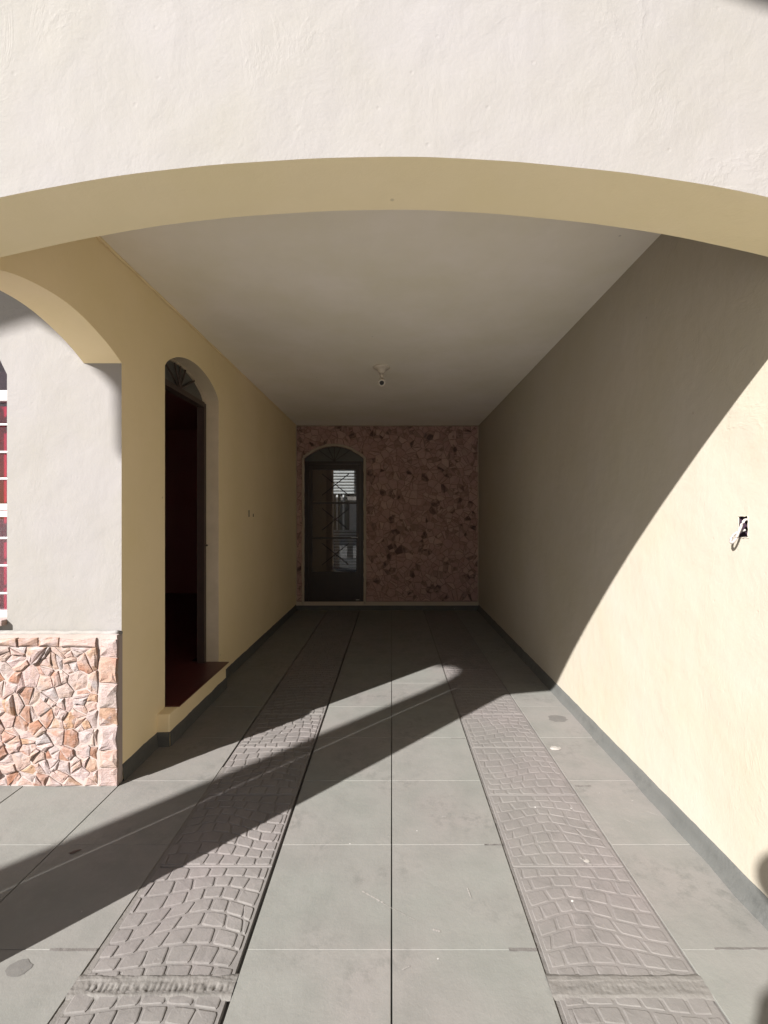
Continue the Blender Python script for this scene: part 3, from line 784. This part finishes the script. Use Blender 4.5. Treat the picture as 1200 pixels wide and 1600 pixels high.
# ---------------------------------------------------------------- ceiling lamp holder
lc = Vector((-.093, 4.23, ZC))
lh = empty('lamp_holder', lc, 'white bulbless lamp holder on a round rose, tilted down from the ceiling', 'lamp holder')
ch(Geo().lathe([(0, 0), (.078, 0), (.078, -.010), (.066, -.020), (.038, -.028), (.030, -.050), (.022, -.062), (0, -.062)], lc, n=28).make('ceiling_rose', M['plastic'], smooth=True), lh)
kn = lc + Vector((0, 0, -.082))
ch(Geo().lathe([(0, .022), (.014, .018), (.019, 0), (.014, -.018), (0, -.022)], kn, n=16).make('swivel_joint', M['plastic'], smooth=True), lh)
ax = Vector((0.03, -.84, -.54)).normalized()
base = kn + Vector((0, .012, -.036))
ch(Geo().lathe([(0, 0), (.024, .002), (.029, .012), (.031, .060), (.034, .064), (.034, .092), (.030, .094), (.0215, .094), (.0205, .03), (0, .03)], base, ax, 24).make('lamp_socket', M['plastic'], smooth=True), lh)
ch(Geo().lathe([(0, .088), (.0210, .088), (.0210, .031)], base, ax, 20).make('socket_hole', M['black']), lh)  # black disc in the mouth stands for the dark inside

# ---------------------------------------------------------------- small litter on the floor
def px(x, y, z=0):   # ground point under a photo pixel (used once to place litter; plain coordinates follow from it)
    Z = 715 * (H - z) / (y - 807); return ((x - 612) * Z / 715, Z, z)
def litter(name, x, y, r, hgt, mat, seed, label, cat, stretch=1., rot=0., zig=.35):
    rn = random.Random(seed); n = 9; v = []; f = []
    for lay, (s, z) in enumerate(((1, .0012), (.93, hgt * .6), (.5, hgt))):
        for k in range(n):
            a = 2 * math.pi * k / n; rr = r * s * (1 + rn.uniform(-zig, zig) * (1 if lay < 2 else .5))
            X, Y = rr * math.cos(a) * stretch, rr * math.sin(a)
            v.append((X * math.cos(rot) - Y * math.sin(rot), X * math.sin(rot) + Y * math.cos(rot), z + rn.uniform(0, hgt * .15)))
    v.append((0, 0, hgt * 1.05))
    for l in range(2):
        for k in range(n): f.append((l * n + k, l * n + (k + 1) % n, (l + 1) * n + (k + 1) % n, (l + 1) * n + k))
    for k in range(n): f.append((2 * n + k, 2 * n + (k + 1) % n, 3 * n))
    f.append(tuple(range(n)))
    o = mesh(name, v, f, mat, label=label, cat=cat); q = px(x, y); o.location = (q[0], q[1], .001); return o
litter('plaster_chip', 867, 1170, .022, .007, M['chip'], 2, 'largest pale plaster chip, lying beside the joint near the right wall', 'chip', 1.3, .5, .55)
litter('plaster_chip', 917, 1346, .009, .002, M['chip'], 3, 'small white chip on the right stamped strip', 'chip', 1.3)
litter('plaster_chip', 1046, 1274, .012, .004, M['chip'], 4, 'small white chip on the floor close to the right skirting', 'chip', 1.5, .8)
litter('twig', 116, 1332, .007, .004, M['leaf'], 6, 'dark dry curled leaf on the grey tiles below the stone dado', 'leaf', 3., .5, .5)
def scrape(x0, y0, x1, y1, wd, seed):
    rn = random.Random(seed); a, b = Vector(px(x0, y0)), Vector(px(x1, y1)); d = (b - a).normalized(); nn = Vector((-d.y, d.x, 0)); v = []; n = 40
    for i in range(n + 1):
        q = a.lerp(b, i / n); w_ = wd * (.3 + .7 * abs(math.sin(i * .35 + seed)) * rn.uniform(.4, 1))
        v += [q + nn * w_ + Vector((0, 0, .0013)), q - nn * w_ + Vector((0, 0, .0013))]
    mesh('paint_scrape', v, [(2 * i, 2 * i + 1, 2 * i + 3, 2 * i + 2) for i in range(n) if rn.random() < .93], M['scrape'], floor)
scrape(566, 1393, 600, 1412, .004, 1); scrape(590, 1408, 652, 1440, .0013, 2); scrape(676, 1453, 688, 1456, .006, 3); scrape(730, 1388, 736, 1404, .004, 4); scrape(628, 1516, 640, 1510, .003, 5)
scrape(1010, 1268, 1030, 1275, .003, 6); scrape(975, 1280, 990, 1287, .002, 7); scrape(1040, 1270, 1050, 1277, .005, 8); scrape(905, 1340, 925, 1352, .004, 9)
# damp patch as a thin film of darker cement on the tile
def film(x, y, rx, ry, seed, mat, nm='damp_patch'):
    rn = random.Random(seed); q = px(x, y); v = [(q[0], q[1], .0028)]; n = 18
    for k in range(n):
        a = 2 * math.pi * k / n; s = 1 + rn.uniform(-.12, .12); v.append((q[0] + rx * s * math.cos(a), q[1] + ry * s * math.sin(a), .0016))
    mesh(nm, v, [(0, k + 1, (k + 1) % n + 1) for k in range(n)], mat, floor)
film(871, 1123, .065, .055, 1, M['damp'])
film(29, 1513, .036, .028, 2, M['damp'])

# ---------------------------------------------------------------- street side, behind the camera: added, unseen things that throw the upper, left and lower right shadows
YC = -2.0
def PQ(p, q, y=YC): return (.98 * y - p, q - .917 * y)
A = [(3.40, -9), (3.40, 3.40), (3.41, 3.60), (3.45, 3.75), (3.52, 3.86), (3.62, 3.94), (3.72, 4.00), (3.87, 4.0), (3.886, 4.04), (3.90, 4.36), (4.07, 4.54), (4.2, 4.66), (4.36, 4.76), (4.55, 4.70), (5.2, 4.5), (6.4, 4.0), (6.4, -9)]  # arch outline drawn from the wanted shadow edge, not a known building
B = [(3.186, -9), (3.186, 3.45), (3.10, 3.75), (2.8, 4.15), (2.3, 4.38), (1.7, 4.50), (1.1, 4.32), (.65, 4.12), (.37, 4.02), (.196, 3.96), (-.1, 3.80), (-.35, 3.6), (-.4, 3.3), (-.4, -9), (-.6, -9), (-.6, 3.0), (-.9, 3.5), (-1.5, 3.75), (-2.2, 3.75), (-2.8, 3.5), (-3.1, 3.0), (-3.1, -9)]
def low(t): x, z = PQ(*t); return (x, max(z, -.1))
outl = [(-14, -.1)] + [low(t) for t in A[::-1]] + [low(t) for t in B] + [(1.48, -.1), (1.48, 8.5), (-14, 8.5)]
Geo().prism(outl, YC - .035, YC, 'xz').make('shadow_arcade', M['street_wall'], label='tall cream arcade added out of view, its arched openings shaped to cast the shadows', cat='arcade')  # added wall, never in view, there only for its shadow
lp = empty('shadow_lantern', (-.98, -.8, 0), 'globe on a slim post, added out of view to cast the lower right shadow', 'lantern')  # added shadow caster, never in view
lx, lz = -.784 - .19, 1.60 + .733
ch(Geo().lathe([(.0, -.09)] + [(.085 * math.sin(math.pi * i / 12), -.085 * math.cos(math.pi * i / 12)) for i in range(1, 12)] + [(0, .09)], (lx, -.8, lz), n=20).make('globe', M['black'], smooth=True), lp)
ch(Geo().tube([(lx, -.8, -.1), (lx, -.8, 1.95), (lx, -.8, 2.0), (lx, -.8, lz - .08)], [.042, .036, .012, .012], 14).make('post', M['black']), lp)
# houses added out of view across the street (they only close off the low sky behind the camera)
for (x0, x1, y0, h, lab) in ((-9, -1.2, -16, 4.6, 'low cream house added out of view to close off low sky, left of the pair'), (-1.0, 9, -16.5, 5.2, 'taller cream house added out of view to close off low sky, right of the pair')):
    hs = box('house', (x0, y0 - 6, -.1), (x1, y0, h), M['street_wall'], label=lab, cat='house')
    Geo().prism([(x0 - .3, h + .01), (x1 + .3, h + .01), ((x0 + x1) / 2, h + 1.5)], y0 - 6.2, y0 + .3, 'xz').make('roof', M['room'], hs)

box('sky_block_slab', (-5.2, YC + .001, 6.21), (1.48, YF + .215, 6.38), M['dark_render'], label='brown slab added out of view overhead to cut the sky light', cat='slab')  # added overhead blocker, darkens the sky fill below
for n in ('facade_wall', 'side_arch_wall', 'doorway_wall', 'boundary_wall', 'court_wall', 'back_wall', 'yard_wall', 'yard_end_wall', 'ceiling', 'shadow_arcade', 'house', 'house.001', 'sky_block_slab', 'room_shell', 'rear_shutter'):
    if n in bpy.data.objects: bpy.data.objects[n]['kind'] = 'thing'
